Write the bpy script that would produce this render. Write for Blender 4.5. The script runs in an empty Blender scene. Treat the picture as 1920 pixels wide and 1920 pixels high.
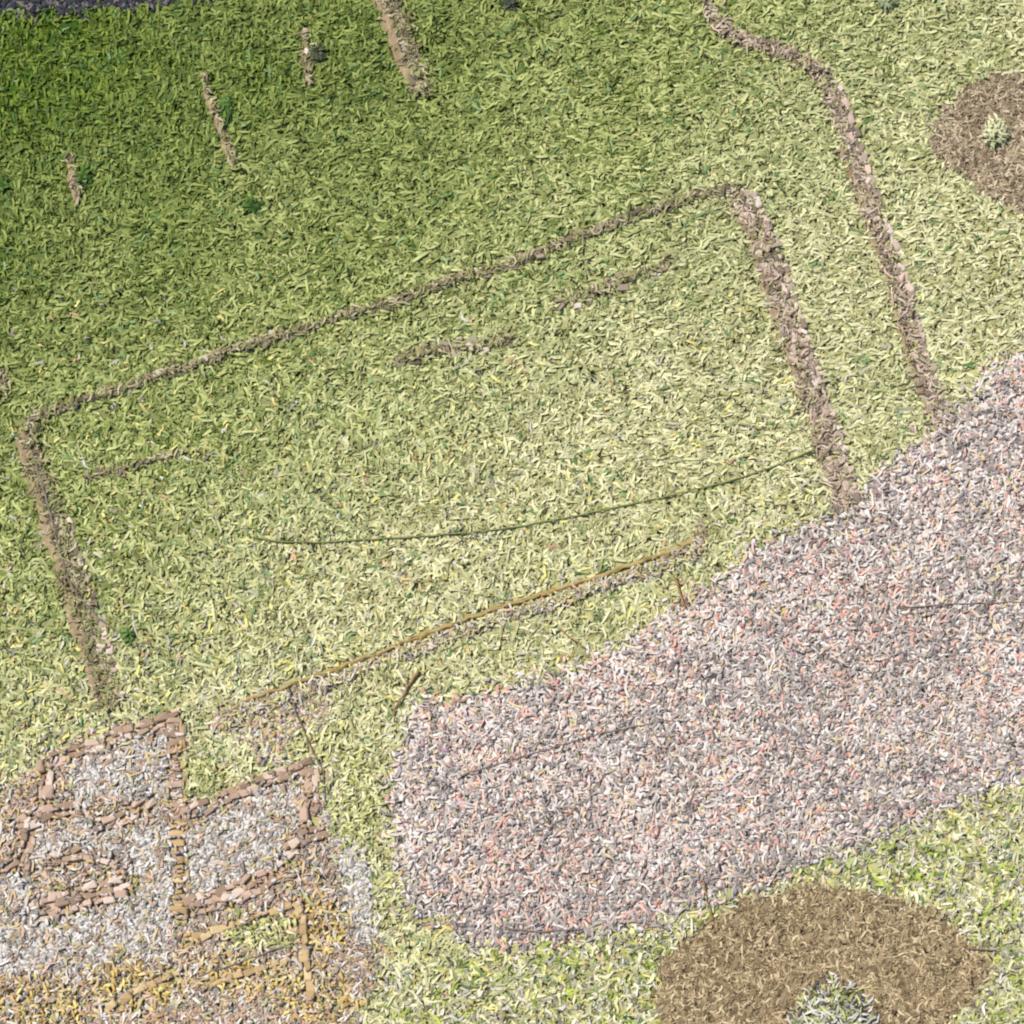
import bpy, math, random
import numpy as np
from mathutils import Vector

# ------------------------------------------------------------------ camera, sky, sun, exposure
S = bpy.context.scene
C = S.collection
R = math.radians
TILT, HALF, DIST = R(10), R(9.1), 20.0
cam_data = bpy.data.cameras.new('camera')
cam = bpy.data.objects.new('camera', cam_data); C.objects.link(cam)
cam.location = (0, -DIST*math.sin(TILT), DIST*math.cos(TILT))
cam.rotation_euler = (TILT, 0, 0)
cam_data.angle = 2*HALF
cam_data.clip_end = 2000
S.camera = cam

SUN_EL, SUN_AZ = R(60), R(305)          # azimuth clockwise from +Y (top of the picture): from the upper left
w = bpy.data.worlds.new('World'); S.world = w; w.use_nodes = True
nt = w.node_tree
sky = nt.nodes.new('ShaderNodeTexSky'); sky.sky_type = 'NISHITA'; sky.sun_disc = False
sky.sun_elevation = SUN_EL; sky.sun_rotation = SUN_AZ
nt.links.new(sky.outputs[0], nt.nodes['Background'].inputs[0])
nt.nodes['Background'].inputs[1].default_value = 0.08
sun_d = bpy.data.lights.new('sun', 'SUN'); sun_d.energy = 3.6; sun_d.angle = R(0.5); sun_d.color = (1, .955, .88)
sun = bpy.data.objects.new('sun', sun_d); C.objects.link(sun)
d = Vector((math.sin(SUN_AZ)*math.cos(SUN_EL), math.cos(SUN_AZ)*math.cos(SUN_EL), math.sin(SUN_EL)))
sun.rotation_euler = d.to_track_quat('Z', 'Y').to_euler()
S.view_settings.view_transform = 'Standard'
try: S.view_settings.look = 'None'
except Exception: pass
S.view_settings.gamma = 1
S.view_settings.exposure = 1.17
S.cycles.filter_width = 2.15

rng = np.random.default_rng(7)
random.seed(7)

# ------------------------------------------------------------------ helpers: photo pixel <-> ground
TH, CT, ST = math.tan(HALF), math.cos(TILT), math.sin(TILT)
def at(px, py, z=0.0):
    u, v = (np.asarray(px, float)-960)/960*TH, (960-np.asarray(py, float))/960*TH
    dy, dz = v*CT+ST, v*ST-CT
    t = (z-cam.location.z)/dz
    return u*t, cam.location.y+dy*t
def to_px(x, y):
    rx, ry, rz = x, y-cam.location.y, -cam.location.z
    cy, cz = ry*CT+rz*ST, -ry*ST+rz*CT
    return 960+rx/-cz/TH*960, 960-cy/-cz/TH*960
M = 6.41/1920                              # metres per photo pixel near the centre

_tab = rng.random((64, 64))
def vnoise(x, y, f):
    x, y = np.asarray(x)*f+100, np.asarray(y)*f+100
    i, j = np.floor(x).astype(int), np.floor(y).astype(int)
    fx, fy = x-i, y-j
    fx, fy = fx*fx*(3-2*fx), fy*fy*(3-2*fy)
    g = lambda a, b: _tab[a % 64, b % 64]
    return (g(i, j)*(1-fx)+g(i+1, j)*fx)*(1-fy)+(g(i, j+1)*(1-fx)+g(i+1, j+1)*fx)*fy
def fbm(x, y, f):
    return (vnoise(x, y, f)+.5*vnoise(x, y, f*2.1+.3)+.25*vnoise(x, y, f*4.3))/1.75
def height(x, y):
    fade = np.clip(1-(np.maximum(abs(x), abs(y))-4.5)/2, 0, 1)
    return ((fbm(x, y, .8)-.5)*.05+(vnoise(x, y, 5)-.5)*.008)*fade

def lin(c):
    c = np.asarray(c, float)/255
    return np.where(c < .04045, c/12.92, ((c+.055)/1.055)**2.4)
def inside(px, py, poly):
    r = np.zeros(np.shape(px), bool); n = len(poly); j = n-1
    for i in range(n):
        (xi, yi), (xj, yj) = poly[i], poly[j]
        cnd = ((yi > py) != (yj > py))
        with np.errstate(divide='ignore', invalid='ignore'):
            r ^= cnd & (px < (xj-xi)*(py-yi)/(yj-yi+1e-9)+xi)
        j = i
    return r
def line_dist(px, py, pl):
    """distance to a polyline and side (positive = right of the walking direction as seen on the photo)"""
    best = np.full(np.shape(px), 1e9); side = np.zeros(np.shape(px))
    for (ax, ay), (bx, by) in zip(pl[:-1], pl[1:]):
        dx, dy = bx-ax, by-ay; L2 = dx*dx+dy*dy
        t = np.clip(((px-ax)*dx+(py-ay)*dy)/L2, 0, 1)
        dd = np.hypot(px-ax-t*dx, py-ay-t*dy)
        s = np.sign(dx*(py-ay)-dy*(px-ax))
        k = dd < best
        best = np.where(k, dd, best); side = np.where(k, s, side)
    return best, side
def resample(pl, step):
    out = []
    for (ax, ay), (bx, by) in zip(pl[:-1], pl[1:]):
        n = max(1, int(math.hypot(bx-ax, by-ay)/step))
        for k in range(n): out.append((ax+(bx-ax)*k/n, ay+(by-ay)*k/n))
    out.append(pl[-1]); return out

# ------------------------------------------------------------------ helpers: meshes
def mesh_np(name, verts, faces, mat, cols=None, smooth=False):
    me = bpy.data.meshes.new(name)
    n, k = faces.shape
    me.vertices.add(len(verts)); me.vertices.foreach_set('co', verts.astype(np.float32).ravel())
    me.loops.add(n*k); me.loops.foreach_set('vertex_index', faces.astype(np.int32).ravel())
    me.polygons.add(n)
    me.polygons.foreach_set('loop_start', np.arange(0, n*k, k, dtype=np.int32))
    me.polygons.foreach_set('loop_total', np.full(n, k, dtype=np.int32))
    me.polygons.foreach_set('use_smooth', np.full(n, smooth))
    if cols is not None:
        a = me.color_attributes.new('tint', 'FLOAT_COLOR', 'POINT')
        c4 = np.ones((len(verts), 4), np.float32); c4[:, :3] = cols
        a.data.foreach_set('color', c4.ravel())
    me.update(calc_edges=True); me.validate()
    me.materials.append(mat)
    return me
def link(name, me, parent=None):
    o = bpy.data.objects.new(name, me); C.objects.link(o)
    if parent: o.parent = parent
    return o
def tag(o, label=None, cat=None, group=None, kind=None):
    for k, v in (('label', label), ('category', cat), ('group', group), ('kind', kind)):
        if v: o[k] = v
    return o
def empty(name, loc, label, cat, group=None):
    o = bpy.data.objects.new(name, None); C.objects.link(o); o.location = loc
    o.empty_display_size = .1
    return tag(o, label, cat, group)

def mat_attr(name, rough=.75, bump=0, spec=.25, trans=0):
    m = bpy.data.materials.new(name); m.use_nodes = True
    n = m.node_tree.nodes; b = n['Principled BSDF']
    a = n.new('ShaderNodeAttribute'); a.attribute_name = 'tint'
    no = n.new('ShaderNodeTexNoise'); no.inputs['Scale'].default_value = 60; no.inputs['Detail'].default_value = 3
    mx = n.new('ShaderNodeMixRGB'); mx.blend_type = 'MULTIPLY'; mx.inputs[0].default_value = .35
    m.node_tree.links.new(a.outputs['Color'], mx.inputs[1]); m.node_tree.links.new(no.outputs['Fac'], mx.inputs[2])
    m.node_tree.links.new(mx.outputs[0], b.inputs['Base Color'])
    b.inputs['Roughness'].default_value = rough
    b.inputs['Specular IOR Level'].default_value = spec
    if bump:
        bp = n.new('ShaderNodeBump'); bp.inputs['Strength'].default_value = bump; bp.inputs['Distance'].default_value = .004
        m.node_tree.links.new(no.outputs['Fac'], bp.inputs['Height']); m.node_tree.links.new(bp.outputs[0], b.inputs['Normal'])
    return m
def mat_noise(name, cols, scale=8, rough=.85, bump=.4, dist=.01, obj_random=False, coord='Object'):
    """colour ramp over noise (and, for shared pieces, over the per-object random number)"""
    m = bpy.data.materials.new(name); m.use_nodes = True
    n = m.node_tree.nodes; L = m.node_tree.links; b = n['Principled BSDF']
    tc = n.new('ShaderNodeTexCoord')
    no = n.new('ShaderNodeTexNoise'); no.inputs['Scale'].default_value = scale
    no.inputs['Detail'].default_value = 6; no.inputs['Roughness'].default_value = .7
    L.new(tc.outputs[coord], no.inputs['Vector'])
    rp = n.new('ShaderNodeValToRGB'); e = rp.color_ramp.elements
    while len(e) < len(cols): e.new(.5)
    lo, hi = (0.0, 1.0) if obj_random else (.3, .7)
    for i, c in enumerate(cols):
        e[i].position = lo+(hi-lo)*i/(len(cols)-1); e[i].color = (*c, 1)
    if obj_random:
        oi = n.new('ShaderNodeObjectInfo')
        ad = n.new('ShaderNodeMath'); ad.operation = 'MULTIPLY_ADD'; ad.inputs[1].default_value = .5
        sb = n.new('ShaderNodeMath'); sb.operation = 'SUBTRACT'; sb.inputs[1].default_value = .25
        L.new(no.outputs['Fac'], ad.inputs[0]); L.new(oi.outputs['Random'], ad.inputs[2])
        L.new(ad.outputs[0], sb.inputs[0]); L.new(sb.outputs[0], rp.inputs[0])
    else:
        L.new(no.outputs['Fac'], rp.inputs[0])
    L.new(rp.outputs[0], b.inputs['Base Color'])
    b.inputs['Roughness'].default_value = rough; b.inputs['Specular IOR Level'].default_value = .2
    bp = n.new('ShaderNodeBump'); bp.inputs['Strength'].default_value = bump; bp.inputs['Distance'].default_value = dist
    L.new(no.outputs['Fac'], bp.inputs['Height']); L.new(bp.outputs[0], b.inputs['Normal'])
    return m

ALB = .62        # photo colour of a lit surface -> base colour, at the exposure above
def alb(c): return tuple(lin(c)*ALB)

m_soil_lawn = mat_noise('lawn_soil', [alb((76, 92, 26)), alb((128, 134, 64)), alb((160, 156, 96))], 3)
m_earth = mat_noise('bare_earth', [alb((124, 106, 78)), alb((140, 122, 92)), alb((154, 136, 106))], 14, bump=.6)
m_gravel_base = mat_noise('gravel_bed', [alb((176, 164, 156)), alb((214, 202, 192)), alb((190, 178, 170))], 12)
m_floor = mat_noise('rubble_floor', [alb((118, 112, 106)), alb((160, 152, 146))], 12)
m_asphalt = mat_noise('road_surface', [alb((34, 32, 44)), alb((70, 66, 74))], 20)
m_bank = mat_noise('bank_earth', [alb((116, 97, 72)), alb((148, 127, 100)), alb((170, 150, 120))], 18, bump=.8)
m_ochre_bank = mat_noise('ochre_earth', [alb((136, 114, 66)), alb((160, 138, 88)), alb((180, 164, 112))], 18, bump=.8)
m_brick_bed = mat_noise('brick_dust', [alb((138, 114, 90)), alb((166, 140, 114)), alb((190, 164, 138))], 30, bump=.8)
m_earth_taupe = mat_noise('taupe_earth', [alb((130, 114, 94)), alb((144, 128, 108)), alb((158, 142, 122))], 14, bump=.6)
m_dark_bank = mat_noise('dark_earth', [alb((84, 72, 52)), alb((116, 100, 76)), alb((150, 134, 106))], 18, bump=.8)
m_blade = mat_attr('grass_blade', .7)
m_thatch = mat_attr('lawn_thatch', .9, .5)
m_chip = mat_attr('stone_chip', .8, .5)
m_stone = mat_noise('wall_stone', [alb((112, 98, 86)), alb((146, 128, 112)), alb((176, 158, 142)), alb((200, 174, 156)), alb((216, 200, 186))], 20, obj_random=True)
m_dark_stone = mat_noise('dark_wall_stone', [alb((84, 76, 60)), alb((116, 106, 86)), alb((148, 138, 114)), alb((196, 184, 158))], 20, obj_random=True)
m_grey_stone = mat_noise('grey_wall_stone', [alb((150, 138, 118)), alb((176, 164, 148)), alb((200, 186, 170)), alb((206, 184, 156))], 20, obj_random=True)
m_brick = mat_noise('worn_brick', [alb((138, 116, 96)), alb((168, 142, 120)), alb((194, 166, 146)), alb((212, 192, 176))], 25, obj_random=True)
m_ochre_brick = mat_noise('ochre_brick', [alb((160, 134, 96)), alb((186, 158, 114)), alb((210, 186, 142))], 25, obj_random=True)
m_twig_dark = mat_noise('dark_twig', [alb((100, 90, 80)), alb((132, 120, 110))], 30)
m_twig_brown = mat_noise('brown_twig', [alb((120, 90, 50)), alb((160, 128, 80))], 30)
m_hose = mat_noise('green_hose', [alb((104, 110, 58)), alb((130, 134, 82))], 30, rough=.5)

# ------------------------------------------------------------------ layout traced on the photo (1920 px)
GRAVEL = [(2300, 400), (1920, 655), (1870, 690), (1800, 765), (1740, 830), (1660, 885), (1600, 935), (1560, 975), (1480, 1008),
          (1400, 1035), (1370, 1080), (1310, 1115), (1250, 1160), (1180, 1205), (1100, 1245), (1020, 1275), (930, 1295), (860, 1318), (770, 1325),
          (755, 1400), (738, 1470), (735, 1560), (765, 1640), (770, 1710), (850, 1735), (900, 1770), (1010, 1765), (1100, 1745),
          (1200, 1735), (1330, 1680), (1420, 1660), (1500, 1620), (1600, 1590), (1700, 1545), (1800, 1500), (1920, 1460), (2300, 1330)]
RING_BIG = [(1215, 1990), (1222, 1900), (1245, 1820), (1285, 1760), (1350, 1715), (1430, 1680), (1510, 1664), (1600, 1664), (1690, 1685),
            (1760, 1715), (1810, 1755), (1850, 1795), (1855, 1830), (1830, 1870), (1780, 1905), (1740, 1940), (1720, 2000), (1600, 2060), (1400, 2070)]
RING_SMALL = [(1745, 270), (1760, 225), (1790, 175), (1830, 150), (1880, 138), (1930, 150), (1990, 190), (2030, 260), (2020, 340), (1970, 400),
              (1925, 400), (1890, 380), (1850, 355), (1800, 325), (1762, 300)]
ROAD = [(-600, -500), (-600, 60), (-60, 40), (0, 34), (100, 28), (200, 18), (300, 6), (430, -6), (600, -30), (900, -90), (1200, -500)]
FLOORS = [[(128, 1435), (300, 1385), (310, 1490), (280, 1500), (190, 1500), (150, 1520), (125, 1490)],
          [(60, 1575), (150, 1535), (180, 1560), (320, 1560), (320, 1640), (240, 1645), (130, 1590), (60, 1620)],
          [(345, 1560), (420, 1520), (480, 1490), (560, 1470), (575, 1510), (530, 1560), (525, 1630), (430, 1660), (345, 1680)],
          [(-100, 1650), (60, 1640), (60, 1700), (110, 1740), (250, 1680), (320, 1650), (325, 1790), (250, 1815), (150, 1830), (-100, 1820)],
          [(606, 1420), (630, 1410), (640, 1500), (690, 1660), (710, 1760), (690, 1790), (650, 1700), (612, 1540)]]
RUIN = [(-100, 1500), (60, 1470), (85, 1420), (335, 1345), (350, 1520), (590, 1430), (615, 1560), (640, 1680), (720, 1790), (640, 1960), (-100, 2060)]
OCHRE = [(250, 1850, 95, 50), (600, 1735, 48, 50), (460, 1825, 85, 34), (600, 1870, 70, 50), (80, 1885, 85, 46)]
LIME = [(380, 1460, 40, 40), (700, 1240, 70, 26), (490, 1745, 70, 30), (590, 1400, 45, 30), (660, 1500, 45, 90)]

UPPER = [(1385, 352), (1340, 360), (1290, 372), (1200, 403), (1140, 425), (1060, 455), (1000, 480), (940, 500), (850, 525), (780, 550), (720, 572),
         (650, 588), (600, 605), (520, 632), (440, 655), (380, 680), (300, 705), (230, 728), (150, 755), (90, 775), (52, 790)]
LEFT = [(45, 795), (50, 850), (70, 910), (92, 970), (105, 1030), (125, 1090), (145, 1150), (162, 1210), (182, 1270), (198, 1335)]
RIGHT = [(1378, 362), (1400, 400), (1422, 440), (1442, 500), (1465, 570), (1482, 620), (1500, 680), (1520, 740), (1540, 800), (1555, 850), (1570, 900), (1582, 955)]
OUTER = [(1322, -20), (1332, 20), (1345, 45), (1375, 70), (1430, 85), (1490, 105), (1530, 130), (1560, 180), (1580, 240), (1600, 300), (1625, 370), (1645, 430),
         (1670, 500), (1690, 570), (1710, 640), (1730, 700), (1745, 750), (1758, 805)]
LOWER = [(420, 1338), (480, 1308), (560, 1282), (640, 1252), (720, 1222), (800, 1190), (880, 1160), (950, 1137), (1040, 1110), (1110, 1086), (1180, 1062),
         (1250, 1038), (1300, 1015), (1314, 985), (1308, 962)]
TOP = [(708, -30), (718, 0), (737, 40), (752, 90), (768, 135), (782, 178)]
INNER_A = [(165, 895), (230, 880), (290, 860), (345, 848)]
INNER_B = [(745, 672), (800, 660), (860, 650), (900, 650), (960, 632)]
INNER_C = [(1050, 572), (1100, 556), (1150, 530), (1200, 515), (1260, 488)]
STUB_A = [(378, 140), (392, 185), (410, 235), (425, 280), (440, 318)]
STUB_B = [(128, 290), (136, 335), (143, 380)]
STUB_C = [(570, 60), (575, 110), (578, 160)]
EDGE_BIT = [(4, 690), (8, 745)]
# polyline, half width in px in which grass thins out
WALLPX = [(UPPER, 13), (LEFT, 26), (RIGHT, 26), (OUTER, 21), (LOWER, 14), (TOP, 27), (INNER_A, 7), (INNER_B, 14), (INNER_C, 14), (STUB_A, 9),
          (STUB_B, 11), (STUB_C, 12), (EDGE_BIT, 14)]
BRICKPX = [('top', [(85, 1428), (170, 1400), (250, 1372), (335, 1347)], 15), ('spine', [(328, 1352), (330, 1440), (333, 1530), (336, 1620), (338, 1725)], 16),
           ('left', [(86, 1432), (88, 1475), (88, 1520)], 17), ('shelf', [(40, 1545), (90, 1522), (150, 1518)], 14), ('skew', [(62, 1545), (52, 1590), (40, 1650)], 13),
           ('room_top', [(345, 1528), (420, 1498), (500, 1462), (582, 1437)], 16), ('room_right', [(585, 1440), (588, 1490), (580, 1545)], 14),
           ('inner', [(182, 1548), (230, 1535), (280, 1500)], 17), ('middle', [(90, 1615), (160, 1598), (240, 1620)], 17),
           ('lower_left', [(62, 1712), (130, 1690), (240, 1660)], 26), ('lower_right', [(355, 1700), (430, 1680), (540, 1625)], 22),
           ('edge', [(-60, 1640), (0, 1625), (42, 1608)], 14), ('step', [(535, 1600), (570, 1570), (605, 1560)], 16), ('yard', [(385, 1850), (460, 1826), (545, 1796)], 8), ('yard_side', [(563, 1700), (572, 1760), (578, 1820), (584, 1880)], 10), ('corner', [(205, 1885), (270, 1850), (340, 1822)], 9), ('foot', [(345, 1765), (450, 1730), (560, 1692)], 9)]

def fuzz(px, py, amp, f=.02, o=0):
    return px+(fbm(px+o, py, f)-.5)*amp, py+(fbm(px, py+500+o, f)-.5)*amp
def ell(px, py, e): return ((px-e[0])/e[2])**2+((py-e[1])/e[3])**2 < 1

# ------------------------------------------------------------------ ground sheets
far = np.array([5, 6.5, 9, 14, 25, 50, 100, 200, 400.])
step = .025
axis = np.concatenate([-far[::-1], np.arange(-4.5, 4.5001, step), far])
gx, gy = np.meshgrid(axis, axis); gz = height(gx, gy)
n1 = len(axis)
V = np.stack([gx, gy, gz], -1).reshape(-1, 3)
ii, jj = np.meshgrid(np.arange(n1-1), np.arange(n1-1))
a0 = (jj*n1+ii).ravel()
F = np.stack([a0, a0+1, a0+n1+1, a0+n1], 1)
vpx, vpy = to_px(V[:, 0], V[:, 1])
vs = np.clip((np.clip(vpx, -300, 2200)+1.3*np.clip(vpy, -300, 2200))/2150, 0, 1)**1.55+(fbm(vpx, vpy, .006)-.5)*.3  # ground tone grade: darker green at upper left, paler towards lower right
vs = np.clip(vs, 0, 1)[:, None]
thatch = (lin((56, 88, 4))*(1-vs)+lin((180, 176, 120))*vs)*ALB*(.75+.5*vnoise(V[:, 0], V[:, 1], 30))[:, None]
tag(link('lawn', mesh_np('lawn', V, F, m_thatch, thatch, smooth=True)), kind='structure', label='green and straw coloured lawn running to the top left corner')
fc = V[F].mean(1); fpx, fpy = to_px(fc[:, 0], fc[:, 1])
def sheet(name, mask, mat, lift, label):
    f = F[mask]; u, inv = np.unique(f, return_inverse=True)
    v = V[u].copy(); v[:, 2] += lift
    return tag(link(name, mesh_np(name, v, inv.reshape(f.shape), mat, smooth=True)), kind='structure', label=label)
near = (np.abs(fc[:, :2]) < 4.4).all(1)
qx, qy = fuzz(fpx, fpy, 22)
sheet('gravel_path', near & inside(qx, qy, GRAVEL), m_gravel_base, .006, 'broad pinkish grey gravel path crossing the lower right')
ex, ey = fuzz(fpx, fpy, 40)
sheet('earth_patch', near & inside(ex, ey, RING_BIG), m_earth, .012, 'large round patch of bare tan earth at the bottom edge')
sheet('earth_patch', near & inside(ex, ey, RING_SMALL), m_earth_taupe, .012, 'smaller round patch of bare brown earth at the right edge')
sheet('road', near & inside(ex, ey, ROAD), m_asphalt, .008, 'dark shaded strip of road in the top left corner')
fm = np.zeros(len(fc), bool)
for p in FLOORS[:4]: fm |= inside(qx, qy, p)
sheet('rubble_floor', near & fm, m_floor, .007, 'grey rubble floors between the low brick walls')

# ------------------------------------------------------------------ blades (grass, straw, weeds)
def blades(x, y, z, theta, length, width, arch, cols, curl=1.2, lift=.004, tipfrac=.4):
    n = len(x); K = 4
    t = np.linspace(0, 1, K)
    kap = rng.normal(0, curl, n)
    bend = rng.normal(0, curl*.5, n)
    pts = np.zeros((n, K, 3)); cx = np.zeros(n); cy = np.zeros(n)
    for k in range(K):
        ang = theta+kap*(t[k]-.5)+bend*np.sin(t[k]*math.pi*2)
        if k: cx = cx+np.cos(ang)*length/(K-1); cy = cy+np.sin(ang)*length/(K-1)
        pts[:, k, 0] = cx; pts[:, k, 1] = cy
        pts[:, k, 2] = arch*math.sin(math.pi*min(1, .08+.92*t[k]*.95))
    ctr = pts[:, :, :2].mean(1, keepdims=True); pts[:, :, :2] -= ctr
    pts[:, :, 0] += x[:, None]; pts[:, :, 1] += y[:, None]; pts[:, :, 2] += (z+lift)[:, None]
    wprof = np.array([.65, 1, .95, tipfrac])
    roll = rng.normal(0, .45, n)
    V = np.zeros((n, K, 2, 3))
    for k in range(K):
        ang = theta+kap*(t[k]-.5)+bend*np.sin(t[k]*math.pi*2)
        hw = width*.5*wprof[k]
        ox, oy, oz = -np.sin(ang)*np.cos(roll)*hw, np.cos(ang)*np.cos(roll)*hw, np.sin(roll)*hw
        o = np.stack([ox, oy, oz], -1)
        V[:, k, 0] = pts[:, k]-o; V[:, k, 1] = pts[:, k]+o
    V = V.reshape(-1, 3)
    b = (np.arange(n)*K*2)[:, None, None]
    q = np.array([[2*k, 2*k+2, 2*k+3, 2*k+1] for k in range(K-1)])[None]
    F = (b+q).reshape(-1, 4)
    cc = np.repeat(cols, K*2, 0)
    return V, F, cc
def pick(table, n, wts=None):
    t = np.array([lin(c) for c in table])*ALB
    w_ = np.array(wts if wts else [1]*len(table), float); w_ /= w_.sum()
    return t[rng.choice(len(table), n, p=w_)]

def scatter(n, x0=-4.1, x1=4.1, y0=-4.1, y1=4.3):
    x = rng.uniform(x0, x1, n); y = rng.uniform(y0, y1, n)
    px, py = to_px(x, y)
    return x, y, px, py
def classify(px, py):
    """0 lawn, 1 gravel, 2 earth, 3 road, 4 ruin ground"""
    jx, jy = fuzz(px, py, 22); jx = jx+rng.normal(0, 15, len(px)); jy = jy+rng.normal(0, 15, len(px))
    sx, sy = fuzz(px, py, 40); sx = sx+rng.normal(0, 6, len(px)); sy = sy+rng.normal(0, 6, len(px))
    c = np.zeros(len(px), int)
    c[inside(jx, jy, RUIN)] = 4
    c[inside(jx, jy, GRAVEL)] = 1
    c[inside(sx, sy, RING_BIG) | inside(sx, sy, RING_SMALL)] = 2
    c[inside(sx, sy, ROAD)] = 3
    return c
def wall_keep(px, py):
    keep = np.ones(len(px), bool)
    for pl, hw in WALLPX:
        dd, _ = line_dist(px, py, pl)
        keep &= dd > hw*(.1+.95*rng.random(len(px)))
    return keep
def tone_grade(px, py):
    s = np.clip((px+1.3*py)/2150, 0, 1)**1.55+(fbm(px, py, .006)-.5)*.3  # blade tone runs from darker green at upper left to pale lower right
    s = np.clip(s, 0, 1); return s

NB = 150000
x, y, px, py = scatter(NB)
cl = classify(px, py)
keep = ((cl == 0) | ((cl == 1) & (rng.random(NB) < .012))) & wall_keep(px, py)
inb = (px > -120) & (px < 2040) & (py > -120) & (py < 2040)
keep &= inb
x, y, px, py, cl = (q[keep] for q in (x, y, px, py, cl))
n = len(x); s = tone_grade(px, py)
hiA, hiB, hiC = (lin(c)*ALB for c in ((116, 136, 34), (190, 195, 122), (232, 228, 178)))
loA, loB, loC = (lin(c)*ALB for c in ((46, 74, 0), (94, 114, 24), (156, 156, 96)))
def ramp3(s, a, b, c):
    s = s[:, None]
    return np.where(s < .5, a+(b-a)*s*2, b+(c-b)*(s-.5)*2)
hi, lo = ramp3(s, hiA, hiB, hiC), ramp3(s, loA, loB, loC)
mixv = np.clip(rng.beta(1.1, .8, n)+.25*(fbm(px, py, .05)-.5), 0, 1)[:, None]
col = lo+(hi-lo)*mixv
# stray tints: more of them towards the lower side
stray = rng.random(n); amt = np.clip((py-500)/900, 0, 1)
def tint(mask, table):
    col[mask] = pick(table, int(mask.sum()))
tint(stray < .07*amt, [(222, 214, 124), (214, 196, 122), (230, 224, 138)])
tint((stray > .12) & (stray < .12+.07*amt), [(186, 182, 162), (210, 204, 186), (160, 154, 136)])
tint((stray > .2) & (stray < .2+.012*amt), [(206, 166, 118), (196, 154, 120), (214, 176, 136)])
tint((stray > .24) & (stray < .27), [(112, 140, 84), (130, 160, 104), (92, 128, 66)])
br = (py > 1500+(1920-px)*.28) & (px > 720)
tint(br & (stray > .3) & (stray < .55), [(214, 208, 188), (172, 166, 148), (230, 224, 200), (136, 130, 112)])
tint(br & (stray > .55) & (stray < .7), [(168, 186, 76), (190, 200, 92), (126, 146, 50)])
tint((cl == 1), [(206, 206, 120), (170, 180, 96)])
th = rng.uniform(0, math.pi*2, n)
flat = (px > 1100) & (py < 900) & (rng.random(n) < .6)
th[flat] = rng.normal(.12, .35, flat.sum())
mid = (py < 700) & (px < 1100) & (rng.random(n) < .4); th[mid] = rng.normal(.2, .4, mid.sum())
weave = (px+py*1.4 < 800) & (rng.random(n) < .85)
th[weave] = rng.choice([0, math.pi/2, math.pi/2], weave.sum())+rng.normal(0, .1, weave.sum())
L = rng.gamma(9, .088/9, n)*np.where(px+py < 700, .8, 1); W = rng.uniform(.013, .021, n)
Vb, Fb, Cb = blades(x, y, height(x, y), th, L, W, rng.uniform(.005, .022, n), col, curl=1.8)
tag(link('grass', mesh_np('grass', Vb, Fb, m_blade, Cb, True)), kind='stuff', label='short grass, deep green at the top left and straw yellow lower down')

# straw on the bare earth
NS = 26000
xs = np.concatenate([rng.uniform(*sorted((at(1180, 1900)[0], at(1900, 1900)[0])), NS), rng.uniform(at(1720, 200)[0], 4.0, 9000)])
ys = np.concatenate([rng.uniform(-4.1, at(1500, 1640)[1], NS), rng.uniform(at(1800, 420)[1], at(1800, 120)[1], 9000)])
px, py = to_px(xs, ys); k = (classify(px, py) == 2)
xs, ys, px, py = xs[k], ys[k], px[k], py[k]; n = len(xs)
colr = pick([(204, 182, 142), (176, 154, 116), (148, 127, 94), (124, 103, 74), (214, 194, 154)], n, [3, 4, 4, 3, 1])
red = px > 1700; colr[red & (py < 600)] *= np.array([.97, 1.0, 1.12])
keepd = rng.random(n) < .30+.35*fbm(px, py, .02)
xs, ys, colr = xs[keepd], ys[keepd], colr[keepd]; n = len(xs)
Vb, Fb, Cb = blades(xs, ys, height(xs, ys)+.012, rng.uniform(0, 6.3, n), rng.gamma(9, .068/9, n), rng.uniform(.010, .015, n), rng.uniform(.003, .010, n), colr, curl=2.0)
tag(link('straw', mesh_np('straw', Vb, Fb, m_blade, Cb, True)), kind='stuff', label='loose pale straw scattered over the bare earth patches')

# weeds on the ruin: ochre tufts, lime tufts, thin grass
NW = 26000
x, y, px, py = scatter(NW, at(-120, 1500)[0], at(780, 1500)[0], -4.1, at(0, 1150)[1])
jx, jy = px+rng.normal(0, 12, NW), py+rng.normal(0, 12, NW)
oc = np.zeros(NW, bool); lm = np.zeros(NW, bool)
for e in OCHRE: oc |= ell(jx, jy, e)
for e in LIME: lm |= ell(jx, jy, e)
bm = np.zeros(NW, bool)
for _, pl, hw in BRICKPX: bm |= line_dist(px, py, pl)[0] < hw
cl4 = classify(px, py) == 4
k = ((oc & (rng.random(NW) < .5)) | lm | (cl4 & (rng.random(NW) < .04))) & ~bm & wall_keep(px, py)
x, y, oc, lm = x[k], y[k], oc[k], lm[k]; n = len(x)
col = pick([(176, 178, 120), (206, 200, 150), (140, 140, 84), (160, 156, 140)], n)
col[oc] = pick([(216, 184, 106), (232, 210, 128), (202, 168, 92), (180, 146, 88), (226, 206, 150), (214, 204, 180)], int(oc.sum()))
col[lm] = pick([(212, 210, 146), (228, 226, 172), (190, 190, 118), (164, 168, 104)], int(lm.sum()))
Vb, Fb, Cb = blades(x, y, height(x, y)+.008, rng.uniform(0, 6.3, n), rng.gamma(9, .06/9, n), rng.uniform(.012, .02, n), rng.uniform(.01, .04, n), col, curl=1.2)
tag(link('yellow_weeds', mesh_np('yellow_weeds', Vb, Fb, m_blade, Cb, True)), kind='stuff', label='ochre and lime weeds growing among the low brick walls')

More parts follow.
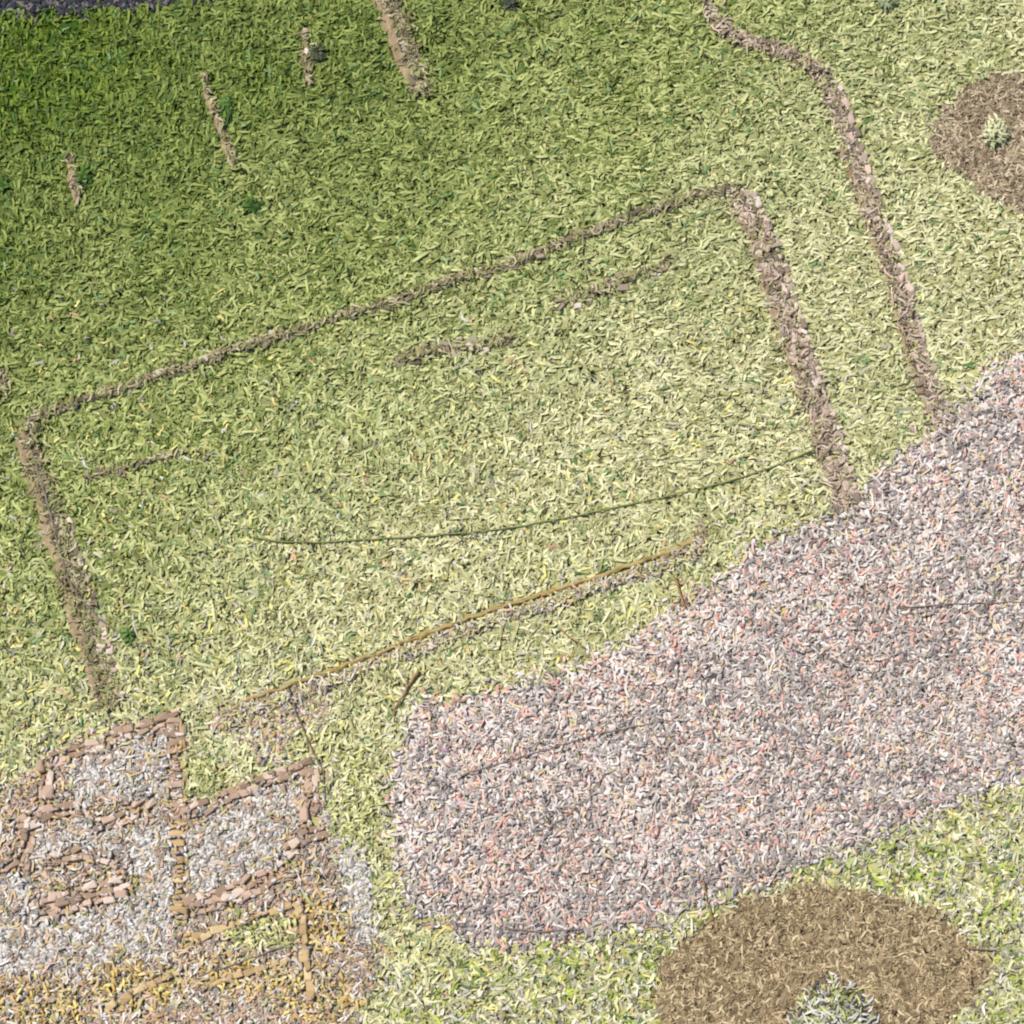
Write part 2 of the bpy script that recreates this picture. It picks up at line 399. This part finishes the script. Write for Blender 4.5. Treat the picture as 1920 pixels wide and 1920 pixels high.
# ------------------------------------------------------------------ gravel chips
ph = (1+5**.5)/2
IV = np.array([(-1, ph, 0), (1, ph, 0), (-1, -ph, 0), (1, -ph, 0), (0, -1, ph), (0, 1, ph), (0, -1, -ph), (0, 1, -ph), (ph, 0, -1), (ph, 0, 1), (-ph, 0, -1), (-ph, 0, 1)], float)
IV /= np.linalg.norm(IV[0])
IF = np.array([(0, 11, 5), (0, 5, 1), (0, 1, 7), (0, 7, 10), (0, 10, 11), (1, 5, 9), (5, 11, 4), (11, 10, 2), (10, 7, 6), (7, 1, 8), (3, 9, 4), (3, 4, 2), (3, 2, 6), (3, 6, 8), (3, 8, 9),
               (4, 9, 5), (2, 4, 11), (6, 2, 10), (8, 6, 7), (9, 8, 1)])
def chips(name, x, y, z, a, b, c, col, label):
    n = len(x)
    v = IV[None]*(1+rng.normal(0, .16, (n, 12, 1)))
    v = v*np.stack([a, b, c], -1)[:, None, :]
    tl = rng.normal(0, .35, n)                                  # tip the chip over its long axis
    vy, vz = v[..., 1]*np.cos(tl)[:, None]-v[..., 2]*np.sin(tl)[:, None], v[..., 1]*np.sin(tl)[:, None]+v[..., 2]*np.cos(tl)[:, None]
    th = rng.uniform(0, 6.3, n)[:, None]
    X = v[..., 0]*np.cos(th)-vy*np.sin(th)+x[:, None]
    Y = v[..., 0]*np.sin(th)+vy*np.cos(th)+y[:, None]
    Z = vz+z[:, None]
    V = np.stack([X, Y, Z], -1).reshape(-1, 3)
    F = (np.arange(n)[:, None, None]*12+IF[None]).reshape(-1, 3)
    return tag(link(name, mesh_np(name, V, F, m_chip, np.repeat(col, 12, 0), True)), kind='stuff', label=label)
NG = 200000
x, y, px, py = scatter(NG)
k = (classify(px, py) == 1) & (px < 2040) & (py > -120) & (rng.random(NG) < .9)
x, y, px, py = x[k], y[k], px[k], py[k]; n = len(x)
GT = [(238, 228, 219), (226, 213, 204), (212, 199, 191), (190, 177, 169), (158, 147, 141), (232, 200, 182), (214, 158, 146), (222, 196, 160), (206, 170, 110), (190, 150, 160), (96, 90, 92), (236, 232, 226)]
col = pick(GT, n, [5, 6, 5, 3, 2, 3, 1.6, 2, .6, .6, .8, 2])
pinkzone = (fbm(px, py, .007) > .52) & (rng.random(n) < .3)
col[pinkzone] = pick([(226, 182, 164), (216, 160, 144), (228, 198, 178)], int(pinkzone.sum()))
lowedge = (line_dist(px, py, [(770, 1710), (1010, 1765), (1330, 1680), (1600, 1590), (1920, 1460)])[0] < 120*rng.random(n)) & (rng.random(n) < .45)
col[lowedge] = pick([(164, 152, 146), (144, 134, 128), (182, 170, 162)], int(lowedge.sum()))
darkz = (fbm(px, py, .011) > .56) & (rng.random(n) < .4)
col[darkz] = pick([(172, 160, 152), (150, 140, 132), (190, 178, 170)], int(darkz.sum()))
a = rng.uniform(.014, .036, n); b = np.minimum(a*rng.uniform(.3, .6, n), .014)
chips('gravel', x, y, height(x, y)+.006+rng.uniform(.002, .016, n), a, b, b*.7, col, 'loose grey and pink stone chips covering the gravel path')
# rubble in the ruin, spill by the lower line, dark chips on the road
NG = 90000
x, y, px, py = scatter(NG, at(-120, 1500)[0], at(800, 1500)[0], -4.1, at(0, 1150)[1])
jx, jy = fuzz(px, py, 40); jx += rng.normal(0, 6, NG); jy += rng.normal(0, 6, NG)
fl = np.zeros(NG, bool)
for p in FLOORS: fl |= inside(jx, jy, p)
cl4 = classify(px, py) == 4
bare = np.ones(NG, bool)
for e in OCHRE+LIME: bare &= ~(ell(px, py, e) & (rng.random(NG) < .8))
spk = inside(jx, jy, [(400, 1350), (440, 1320), (560, 1290), (630, 1272), (600, 1420), (560, 1420), (480, 1430)]) & (rng.random(NG) < .45)
onb = np.zeros(NG, bool)
for _, pl_, hw_ in BRICKPX: onb |= line_dist(px, py, pl_)[0] < hw_
k = (fl | (cl4 & (rng.random(NG) < .6)) | spk) & bare & ~(onb & (rng.random(NG) < .85))
x, y, px, py, fl, onb = x[k], y[k], px[k], py[k], fl[k], onb[k]; n = len(x)
col = pick([(216, 210, 202), (196, 170, 150), (170, 150, 134), (206, 168, 144), (156, 138, 120), (150, 146, 142), (226, 206, 190), (206, 176, 120)], n)
col[fl] = pick([(232, 228, 220), (216, 211, 203), (200, 194, 186), (176, 170, 162), (146, 140, 134), (226, 216, 210), (216, 204, 188)], int(fl.sum()))
a = rng.uniform(.012, .031, n); b = np.minimum(a*rng.uniform(.3, .62, n), .012)
chips('rubble', x, y, height(x, y)+.006+rng.uniform(.002, .014, n)+onb*.022, a, b, b*.7, col, 'grey and buff rubble lying between the low brick walls')
x, y, px, py = scatter(9000, -4.1, at(600, 0)[0], at(0, 60)[1], 4.3)
k = classify(px, py) == 3; x, y = x[k], y[k]; n = len(x)
a = rng.uniform(.012, .03, n)
chips('road_grit', x, y, height(x, y)+.01, a, a*.55, a*.35, pick([(52, 50, 66), (84, 78, 86), (116, 106, 104), (40, 52, 44), (34, 34, 44)], n), 'dark grey grit on the road strip in the top left corner')

# dry stems lying over the gravel and the rubble
NL = 60000
x, y, px, py = scatter(NL)
cl = classify(px, py)
onb = np.zeros(NL, bool)
for _, pl_, hw_ in BRICKPX: onb |= line_dist(px, py, pl_)[0] < hw_+4
k = ((cl == 1) | ((cl == 4) & (rng.random(NL) < .8) & ~(onb & (rng.random(NL) < .8)))) & (px > -100) & (px < 2020) & (py < 2020); x, y, cl, px, py = x[k], y[k], cl[k], px[k], py[k]; n = len(x)
col = pick([(228, 218, 208), (212, 200, 191), (228, 194, 174), (224, 170, 152), (166, 155, 149), (134, 123, 119), (228, 206, 160), (176, 164, 156)], n, [6, 5, 3, 1.5, 2, 1.6, 1, 4])
k = (cl == 1) & ((line_dist(px, py, [(770, 1710), (1010, 1765), (1330, 1680), (1600, 1590), (1920, 1460)])[0] < 110) | (fbm(px, py, .011) > .56)) & (rng.random(n) < .4)
col[k] = pick([(164, 153, 147), (142, 132, 127), (186, 174, 166)], int(k.sum()))
k = cl == 4; col[k] = pick([(224, 216, 204), (196, 186, 172), (212, 176, 150), (180, 150, 124), (150, 136, 118), (214, 190, 140)], int(k.sum()))
Vb, Fb, Cb = blades(x, y, height(x, y)+.022, rng.uniform(0, 6.3, n), rng.gamma(9, .075/9, n), rng.uniform(.011, .018, n), rng.uniform(.003, .011, n), col, curl=1.8)
tag(link('dry_stems', mesh_np('dry_stems', Vb, Fb, m_blade, Cb, True)), kind='stuff', label='pale dry curled stems strewn over the gravel and rubble')
# dead stems matted over the stone lines and banks
vx, vy, vc = [], [], []
for pl, hw in WALLPX:
    q = np.array(resample(pl, 1.5)); m = int(len(q)*hw*(.09 if pl is LOWER else .06))
    i = rng.integers(0, len(q), m); spread = hw*.95
    vx.append(q[i, 0]+rng.normal(0, .5, m)*spread); vy.append(q[i, 1]+rng.normal(0, .3, m)*spread)
    if pl is LOWER: vx[-1] += rng.uniform(2, 10, m); vy[-1] += rng.uniform(8, 24, m)
    if pl in (LEFT, TOP, STUB_A, STUB_B): vx[-1] += hw*.5
    tb = [(206, 196, 176), (216, 210, 150), (220, 208, 190), (176, 168, 110), (206, 176, 140), (140, 128, 118)] if pl is LOWER else \
         [(176, 156, 132), (196, 178, 156), (156, 136, 112), (128, 110, 88), (178, 176, 116), (206, 182, 162)] if pl in (RIGHT, OUTER) else \
         [(164, 150, 112), (190, 178, 142), (140, 128, 92), (116, 106, 72), (150, 156, 90)]
    vc.append(pick(tb, m))
vx, vy, vc = np.concatenate(vx), np.concatenate(vy), np.concatenate(vc); n = len(vx)
x, y = at(vx, vy)
Vb, Fb, Cb = blades(x, y, height(x, y)+rng.uniform(.018, .036, n), rng.uniform(0, 6.3, n), rng.gamma(9, .06/9, n), rng.uniform(.009, .016, n), rng.uniform(.003, .012, n), vc, curl=1.6)
tag(link('dead_grass', mesh_np('dead_grass', Vb, Fb, m_blade, Cb, True)), kind='stuff', label='brown dead stems matted over the stone lines in the lawn')

# ------------------------------------------------------------------ walls: an earth bank and separate stones
def chamfer_box(jit, seed):
    r = random.Random(seed); v = []; c = .22
    for sx in (-1, 1):
        for sy in (-1, 1):
            for sz in (-1, 1):
                k = [r.uniform(1-jit, 1+jit) for _ in range(3)]; cc = c*r.uniform(.7, 1.6)
                v += [((sx*(1-cc))*k[0], sy*k[1], sz*(1-cc)*k[2]*1.0)[:3], (sx*k[0], sy*(1-cc)*k[1], sz*(1-cc)*k[2]), (sx*(1-cc)*k[0], sy*(1-cc)*k[1], sz*k[2])]
    import bmesh
    bm = bmesh.new()
    for q in v: bm.verts.new(q)
    bmesh.ops.convex_hull(bm, input=bm.verts)
    for f in bm.faces: f.smooth = False
    me = bpy.data.meshes.new('stone'); bm.to_mesh(me); bm.free(); return me
def variants(name, mat, jit, n=7):
    out = []
    for i in range(n):
        me = chamfer_box(jit, i*31+len(name)); me.name = name; me.materials.append(mat); out.append(me)
    return out
VS_ = None
VS = {'stone': variants('stone', m_stone, .22), 'dark': variants('stone', m_dark_stone, .22), 'grey': variants('stone', m_grey_stone, .22),
      'brick': variants('brick', m_brick, .2), 'ochre': variants('brick', m_ochre_brick, .2)}
def put_piece(kind, name, px, py, ang, sx, sy, sz, parent, lift=0):
    gx_, gy_ = at(px, py); gx_, gy_ = float(gx_), float(gy_)
    o = bpy.data.objects.new(name, random.choice(VS[kind])); C.objects.link(o); o.parent = parent
    p = parent.location
    o.location = (gx_-p.x, gy_-p.y, float(height(gx_, gy_))+sz*.45+lift-p.z)
    o.rotation_euler = (random.gauss(0, .12), random.gauss(0, .12), ang); o.scale = (sx, sy, sz)
    return o
def bank(name, pl, off, halfw, hgt, mat, parent, wob=5):
    """swept, lumpy earth bank; pl in photo pixels, offset sideways (negative = left of walking direction)"""
    pts = resample(pl, 12); K = 9; v = []; n = len(pts)
    p0 = parent.location
    for i, (qx, qy) in enumerate(pts):
        a, b = pts[max(0, i-1)], pts[min(n-1, i+1)]
        dx, dy = b[0]-a[0], b[1]-a[1]; l = math.hypot(dx, dy); nx, ny = -dy/l, dx/l
        tap = min(1, .35+i/4, .35+(n-1-i)/4)
        o = off+(random.random()-.5)*wob; hw = halfw*tap*(.75+.5*random.random())
        for k in range(K):
            tt = -1+2*k/(K-1); X, Y = qx+nx*(o+tt*hw), qy+ny*(o+tt*hw)
            gx_, gy_ = at(X, Y)
            zz = float(height(gx_, gy_))-.012+hgt*tap*math.sqrt(max(0, 1-tt*tt))*(.75+.5*random.random())
            v.append((gx_-p0.x, gy_-p0.y, zz-p0.z))
    f = [(i*K+k, i*K+k+1, (i+1)*K+k+1, (i+1)*K+k) for i in range(n-1) for k in range(K-1)]
    return link(name, mesh_np(name, np.array(v, float), np.array(f), mat, smooth=True), parent)
def base(pl):
    gx_, gy_ = at(*pl[len(pl)//2]); return (float(gx_), float(gy_), float(height(gx_, gy_)))
def stones(pl, kind, parent, rows, step, size, name='stone', t0=0, t1=1, h=.02, elong=1.5, skip=.08, along=True):
    pts = resample(pl, 2); n = len(pts)
    for off in rows:
        i = int(n*t0)+random.randrange(4)
        while i < int(n*t1)-1:
            a, b = pts[max(0, i-4)], pts[min(n-1, i+4)]
            dx, dy = b[0]-a[0], b[1]-a[1]; l = math.hypot(dx, dy) or 1; nx, ny = -dy/l, dx/l
            sz = size*.86*random.choice((.55, .75, 1, 1.2, 1.45))
            if random.random() > skip:
                o = off+random.uniform(-3, 3)
                ang = math.atan2(-dy, dx)+(0 if along else math.pi/2)+random.gauss(0, .6 if name == 'stone' else .16)
                put_piece(kind, name, pts[i][0]+nx*o, pts[i][1]+ny*o, ang, sz*elong*M/2, sz*M/2*random.uniform(.8, 1.1), h*random.uniform(.6, 1.1), parent)
            i += max(2, int(step*random.uniform(.8, 1.25)*sz/size/2))

def line(pl, label, cat='stone edging', group='low stone lines in the lawn', name='stone_edging'):
    return empty(name, base(pl), label, cat, group)
t = line(UPPER, 'long dark thin line of stones closing the upper side of the lawn rectangle')
bank('earth_bank', UPPER, 4, 8, .025, m_dark_bank, t); stones(UPPER, 'dark', t, (-5, 4), 20, 9, elong=2.3, skip=.25)
t = line(LEFT, 'tan earth bank with dark stony right edge closing the left side of the rectangle')
bank('earth_bank', LEFT, 6, 15, .03, m_bank, t, wob=9); stones(LEFT, 'dark', t, (-16,), 17, 12, t1=.62, elong=1.7); stones(LEFT, 'stone', t, (-22, -38), 19, 12, t0=.35)
t = line(RIGHT, 'wide pinkish stony line closing the right side of the lawn rectangle')
bank('earth_bank', RIGHT, 17, 11, .03, m_bank, t); stones(RIGHT, 'stone', t, (-26, -15, -4, 6), 14, 11)
t = line(OUTER, 'bending stony line from the top edge down to the gravel, right of the rectangle')
bank('earth_bank', OUTER[8:], 14, 9, .03, m_bank, t); bank('earth_bank', OUTER[:8], 6, 12, .028, m_dark_bank, t)
stones(OUTER, 'stone', t, (-20, -9, 2), 14, 11, t0=.33); stones(OUTER, 'dark', t, (-6,), 18, 13, t1=.36)
t = line(LOWER, 'ochre earth line with grey stones below it on the lower side of the rectangle')
bank('earth_bank', LOWER, -1, 6, .042, m_ochre_bank, t); stones(LOWER, 'grey', t, (14, 25), 24, 9, skip=.3, t0=.12, t1=.9)
t = line(TOP, 'short thick brown bank with dark stones running in from the top edge')
bank('earth_bank', TOP, 6, 16, .035, m_bank, t, wob=9); stones(TOP, 'dark', t, (-14, -4), 17, 14)
t = line(INNER_A, 'short thin dark line of stones inside the rectangle near its left corner')
bank('earth_bank', INNER_A, 0, 5, .02, m_dark_bank, t); stones(INNER_A, 'dark', t, (0,), 17, 9, elong=2, skip=.25)
t = line(INNER_B, 'low scatter of dark brown stones in the middle of the rectangle', 'stone scatter', name='stone_scatter')
stones(INNER_B, 'dark', t, (-12, 0, 12), 22, 10, skip=.5, elong=1.8)
t = line(INNER_C, 'low scatter of reddish brown stones in the upper right of the rectangle', 'stone scatter', name='stone_scatter')
bank('earth_bank', INNER_C[:3], 4, 11, .02, m_bank, t); stones(INNER_C, 'stone', t, (-9, 3, 13), 24, 10, skip=.5, elong=1.8)
t = line(STUB_A, 'slender leaning tan strip of earth in the deep green grass'); bank('earth_bank', STUB_A, 0, 8, .04, m_bank, t); stones(STUB_A, 'dark', t, (-4,), 30, 9, t0=.2)
t = line(STUB_B, 'stubby tan strip of earth in the grass near the left edge'); bank('earth_bank', STUB_B, 0, 10, .04, m_bank, t); stones(STUB_B, 'dark', t, (-3,), 30, 9)
t = line(STUB_C, 'faint pale strip of earth beside a small dark bush below the top edge'); bank('earth_bank', STUB_C, 0, 9, .025, m_bank, t); stones(STUB_C, 'stone', t, (-2,), 30, 9)
t = line(EDGE_BIT, 'small grey bit of bank cut by the left edge above the rectangle'); bank('earth_bank', EDGE_BIT, 0, 12, .025, m_dark_bank, t); stones(EDGE_BIT, 'dark', t, (0,), 20, 9)

BL = {'top': 'low worn brick wall along the upper side of the left room', 'spine': 'tall upright brick wall dividing the two rubble floored rooms',
      'left': 'short brick wall on the left side of the upper left room', 'shelf': 'stub of brown bricks stepping out left below the upper left room',
      'skew': 'slanting short row of bricks going down near the left edge', 'room_top': 'sloping pink brick wall along the upper side of the right room',
      'room_right': 'short pink brick wall on the right side of the right room', 'inner': 'small heap of orange bricks inside the upper left room',
      'middle': 'broken reddish brick row across the middle of the left ruin', 'lower_left': 'broad pink brick band at the lower left of the ruin',
      'lower_right': 'pink brick band along the lower side of the right room', 'edge': 'pink brick row cut by the left edge of the picture',
      'step': 'brick step at the lower right corner of the right room', 'yard': 'thin ochre brick line under the dark grey stick', 'yard_side': 'upright ochre brick line among the ochre weeds, lowest on the right of the ruin',
      'corner': 'slanting ochre brick line at the bottom left, below the grey floor', 'foot': 'thin brown brick line below the right room, above the lime weeds'}
for key, pl, hw in BRICKPX:
    t = empty('brick_wall', base(pl), BL[key], 'brick wall', 'low brick walls at the lower left')
    bank('mortar_bed', pl, 0, hw*1.05, .024, m_brick_bed, t, wob=2)
    nrow = max(1, round(hw*2/15)); rows = [(-nrow/2+.5+i)*15 for i in range(nrow)]
    if key == 'spine':
        stones(pl, 'brick', t, (0,), 15, 11, 'brick', t1=.5, h=.03, elong=2.4, along=False); stones(pl, 'ochre', t, (0,), 15, 11, 'brick', t0=.5, h=.03, elong=2.2, along=False)
        stones(pl, 'ochre', t, (-14,), 26, 8, 'brick', h=.025, elong=2.6)
    else:
        stones(pl, 'ochre' if key in ('foot', 'yard', 'yard_side', 'corner') else 'brick', t, rows, 19, 12, 'brick', h=.029, elong=1.7, skip=.05)

# ------------------------------------------------------------------ hose and twigs
def tube(name, pl, r, mat, label=None, cat=None, group=None, parent=None, wob=1.2, lift=.02, taper=1):
    pts = resample(pl, 9); n = len(pts); N = 7; v = []
    x0, y0, z0 = base(pl) if parent is None else tuple(parent.location)
    G = []
    for i, (qx, qy) in enumerate(pts):
        gx_, gy_ = at(qx+random.uniform(-wob, wob), qy+random.uniform(-wob, wob))
        G.append((float(gx_), float(gy_), float(height(gx_, gy_))+lift+random.uniform(0, .004)))
    for i in range(n):
        a, b = Vector(G[max(0, i-1)]), Vector(G[min(n-1, i+1)]); tg = (b-a).normalized()
        sd = tg.cross(Vector((0, 0, 1))).normalized(); up = sd.cross(tg)
        rr = r*(1+(taper-1)*i/(n-1))*(.9+.2*random.random())
        for k in range(N):
            c_, s_ = math.cos(k*2*math.pi/N), math.sin(k*2*math.pi/N)
            q = Vector(G[i])+sd*(c_*rr)+up*(s_*rr); v.append((q.x-x0, q.y-y0, q.z-z0))
    f = [(i*N+k, i*N+(k+1) % N, (i+1)*N+(k+1) % N, (i+1)*N+k) for i in range(n-1) for k in range(N)]
    o = link(name, mesh_np(name, np.array(v), np.array(f), mat, smooth=True), parent)
    if parent is None: o.location = (x0, y0, z0)
    return tag(o, label, cat, group)
tube('hose', [(475, 1008), (520, 1016), (600, 1018), (700, 1012), (800, 1006), (880, 999), (960, 990), (1060, 972), (1160, 952), (1260, 930), (1360, 905), (1440, 880), (1500, 855), (1540, 838)],
       .005, m_hose, 'long thin dark green hose curving across the lower lawn', 'hose', wob=.8, lift=.03)
tw = [([(892, 999), (868, 1020)], .008, 1, 'tiny dark twig touching the green hose at its middle'),
      ([(62, 850), (90, 940), (110, 1020), (130, 1090), (150, 1120), (185, 1160), (240, 1198)], .014, 1, 'long dark twig along the left bank bending into the grass'),
      ([(1265, 1085), (1274, 1112), (1285, 1142)], .014, 0, 'short upright brown twig just below the lower stone line'),
      ([(1050, 1180), (1072, 1200), (1098, 1216)], .010, 0, 'short brown twig in the grass at the upper edge of the gravel'),
      ([(785, 1258), (765, 1290), (735, 1340)], .016, 0, 'stout ochre stick leaning down from the lower stone line'),
      ([(862, 1456), (940, 1432), (1040, 1402), (1130, 1375), (1250, 1352)], .007, 1, 'long thin dark twig lying across the left half of the gravel'),
      ([(1106, 1492), (1132, 1455)], .008, 1, 'short slanting dark twig in the middle of the gravel'),
      ([(1000, 1540), (1030, 1552), (1075, 1522)], .008, 1, 'small bowed dark twig on the gravel'),
      ([(1680, 1142), (1780, 1134), (1930, 1130)], .008, 1, 'straight dark twig reaching the right edge of the gravel'),
      ([(1288, 1515), (1308, 1468)], .007, 1, 'short steep dark twig right of the gravel centre'),
      ([(1318, 1650), (1325, 1690), (1336, 1724)], .011, 0, 'brown twig standing between gravel and the large earth patch'),
      ([(1230, 1728), (1250, 1745)], .010, 1, 'stubby black twig in the grass left of the large earth patch'),
      ([(540, 1290), (560, 1350), (585, 1405), (606, 1445), (610, 1505)], .010, 1, 'dark winding twig down the right side of the brick ruin'),
      ([(950, 1742), (1010, 1748), (1090, 1742)], .010, 1, 'shadow line modelled as a dark tube along the lower edge of the gravel'),  # shadow at the gravel edge, put into a dark tube
      ([(372, 1830), (440, 1808), (540, 1772)], .010, 1, 'dark grey stick among the ochre weeds'),
      ([(1818, 1780), (1866, 1782)], .009, 1, 'small dark twig at the right rim of the large earth patch')]
for pl, r, dk, lab in tw:
    tube('twig', pl, r*.6, m_twig_dark if dk else m_twig_brown, lab, 'twig', 'twigs lying on the ground', taper=.6, lift=.036)  # the tube along the gravel's lower edge is a shadow line, not a twig

# ------------------------------------------------------------------ small bushes
def bush(px, py, rad, hgt, nl, table, label, name='bush', cat='bush', group=None, leaf=(.05, .018), squash=1):
    gx_, gy_ = at(px, py); gx_, gy_ = float(gx_), float(gy_); gz_ = float(height(gx_, gy_))
    t = empty(name, (gx_, gy_, gz_), label, cat, group)
    u = rng.normal(0, 1, (nl, 3)); u /= np.linalg.norm(u, axis=1)[:, None]; u[:, 2] = abs(u[:, 2])
    lob = .75+.4*vnoise(np.arctan2(u[:, 1], u[:, 0]), u[:, 2], 1.7)
    rr = (rng.random(nl)**.45)*lob
    X, Y, Z = u[:, 0]*rr*rad, u[:, 1]*rr*rad*squash, u[:, 2]*rr*hgt+.01
    v, f, c = blades(X, Y, Z, np.arctan2(Y, X)+rng.normal(0, .7, nl), rng.gamma(9, leaf[0]/9, nl), np.full(nl, leaf[1])*rng.uniform(.7, 1.2, nl),
                     rng.uniform(.005, .02, nl), pick(table, nl), curl=.7, tipfrac=.2)
    link('foliage', mesh_np('foliage', v, f, m_blade, c, True), t)
    sv, sf = [], []
    for s_ in range(5):
        a = s_*1.26+.4; N = 5
        for i in range(4):
            q = i/3; cx_, cy_, cz_ = math.cos(a)*rad*.5*q, math.sin(a)*rad*.5*q, hgt*.75*q
            for k in range(N): sv.append((cx_+.006*(1-.6*q)*math.cos(k*1.257), cy_+.006*(1-.6*q)*math.sin(k*1.257), cz_))
        o = s_*20
        sf += [(o+i*N+k, o+i*N+(k+1) % N, o+(i+1)*N+(k+1) % N, o+(i+1)*N+k) for i in range(3) for k in range(N)]
    link('stem', mesh_np('stem', np.array(sv), np.array(sf), m_twig_brown), t)
    return t
bush(1562, 1940, .34, .07, 1300, [(206, 204, 190), (172, 168, 156), (226, 222, 208), (110, 106, 92), (178, 184, 112), (206, 208, 130), (74, 70, 64), (92, 96, 60)],
     'grey green bush in the middle of the large earth patch, cut by the bottom edge', leaf=(.07, .015))
bush(1866, 250, .10, .10, 220, [(206, 206, 160), (186, 190, 136), (222, 216, 176), (150, 146, 104)], 'small pale plant in the middle of the right earth patch', 'small_plant', 'plant', leaf=(.05, .016))
DG = [(60, 96, 14), (76, 108, 34), (46, 80, 14), (90, 118, 44)]
GP = 'small dark bushes in the grass'
bush(596, 102, .05, .04, 70, [(78, 84, 52), (62, 68, 44), (100, 102, 70)], 'small round blackish bush beside the faint pale strip', group=GP)
bush(156, 330, .055, .035, 70, DG, 'small dark green bush against the stubby tan strip', group=GP, squash=1.5)
bush(425, 205, .05, .035, 70, DG, 'dark green bush beside the upper half of the slender tan strip', group=GP, squash=1.6)
bush(474, 385, .05, .035, 70, DG, 'dark green tuft just below the slender tan strip', group=GP)
bush(958, 6, .05, .04, 80, [(70, 76, 56), (96, 98, 76), (52, 60, 40)], 'greyish bush cut by the top edge', group=GP)
bush(5, 345, .06, .035, 70, DG, 'small dark green bush on the left edge', group=GP)
bush(1665, 6, .07, .035, 90, [(130, 142, 100), (160, 168, 126), (104, 116, 76)], 'pale grey green bush cut by the top edge at the right', group=GP, squash=.6)
bush(240, 1192, .05, .05, 70, [(104, 132, 60), (84, 112, 44), (128, 150, 80)], 'green tuft at the end of the long dark twig beside the left bank', group=GP)
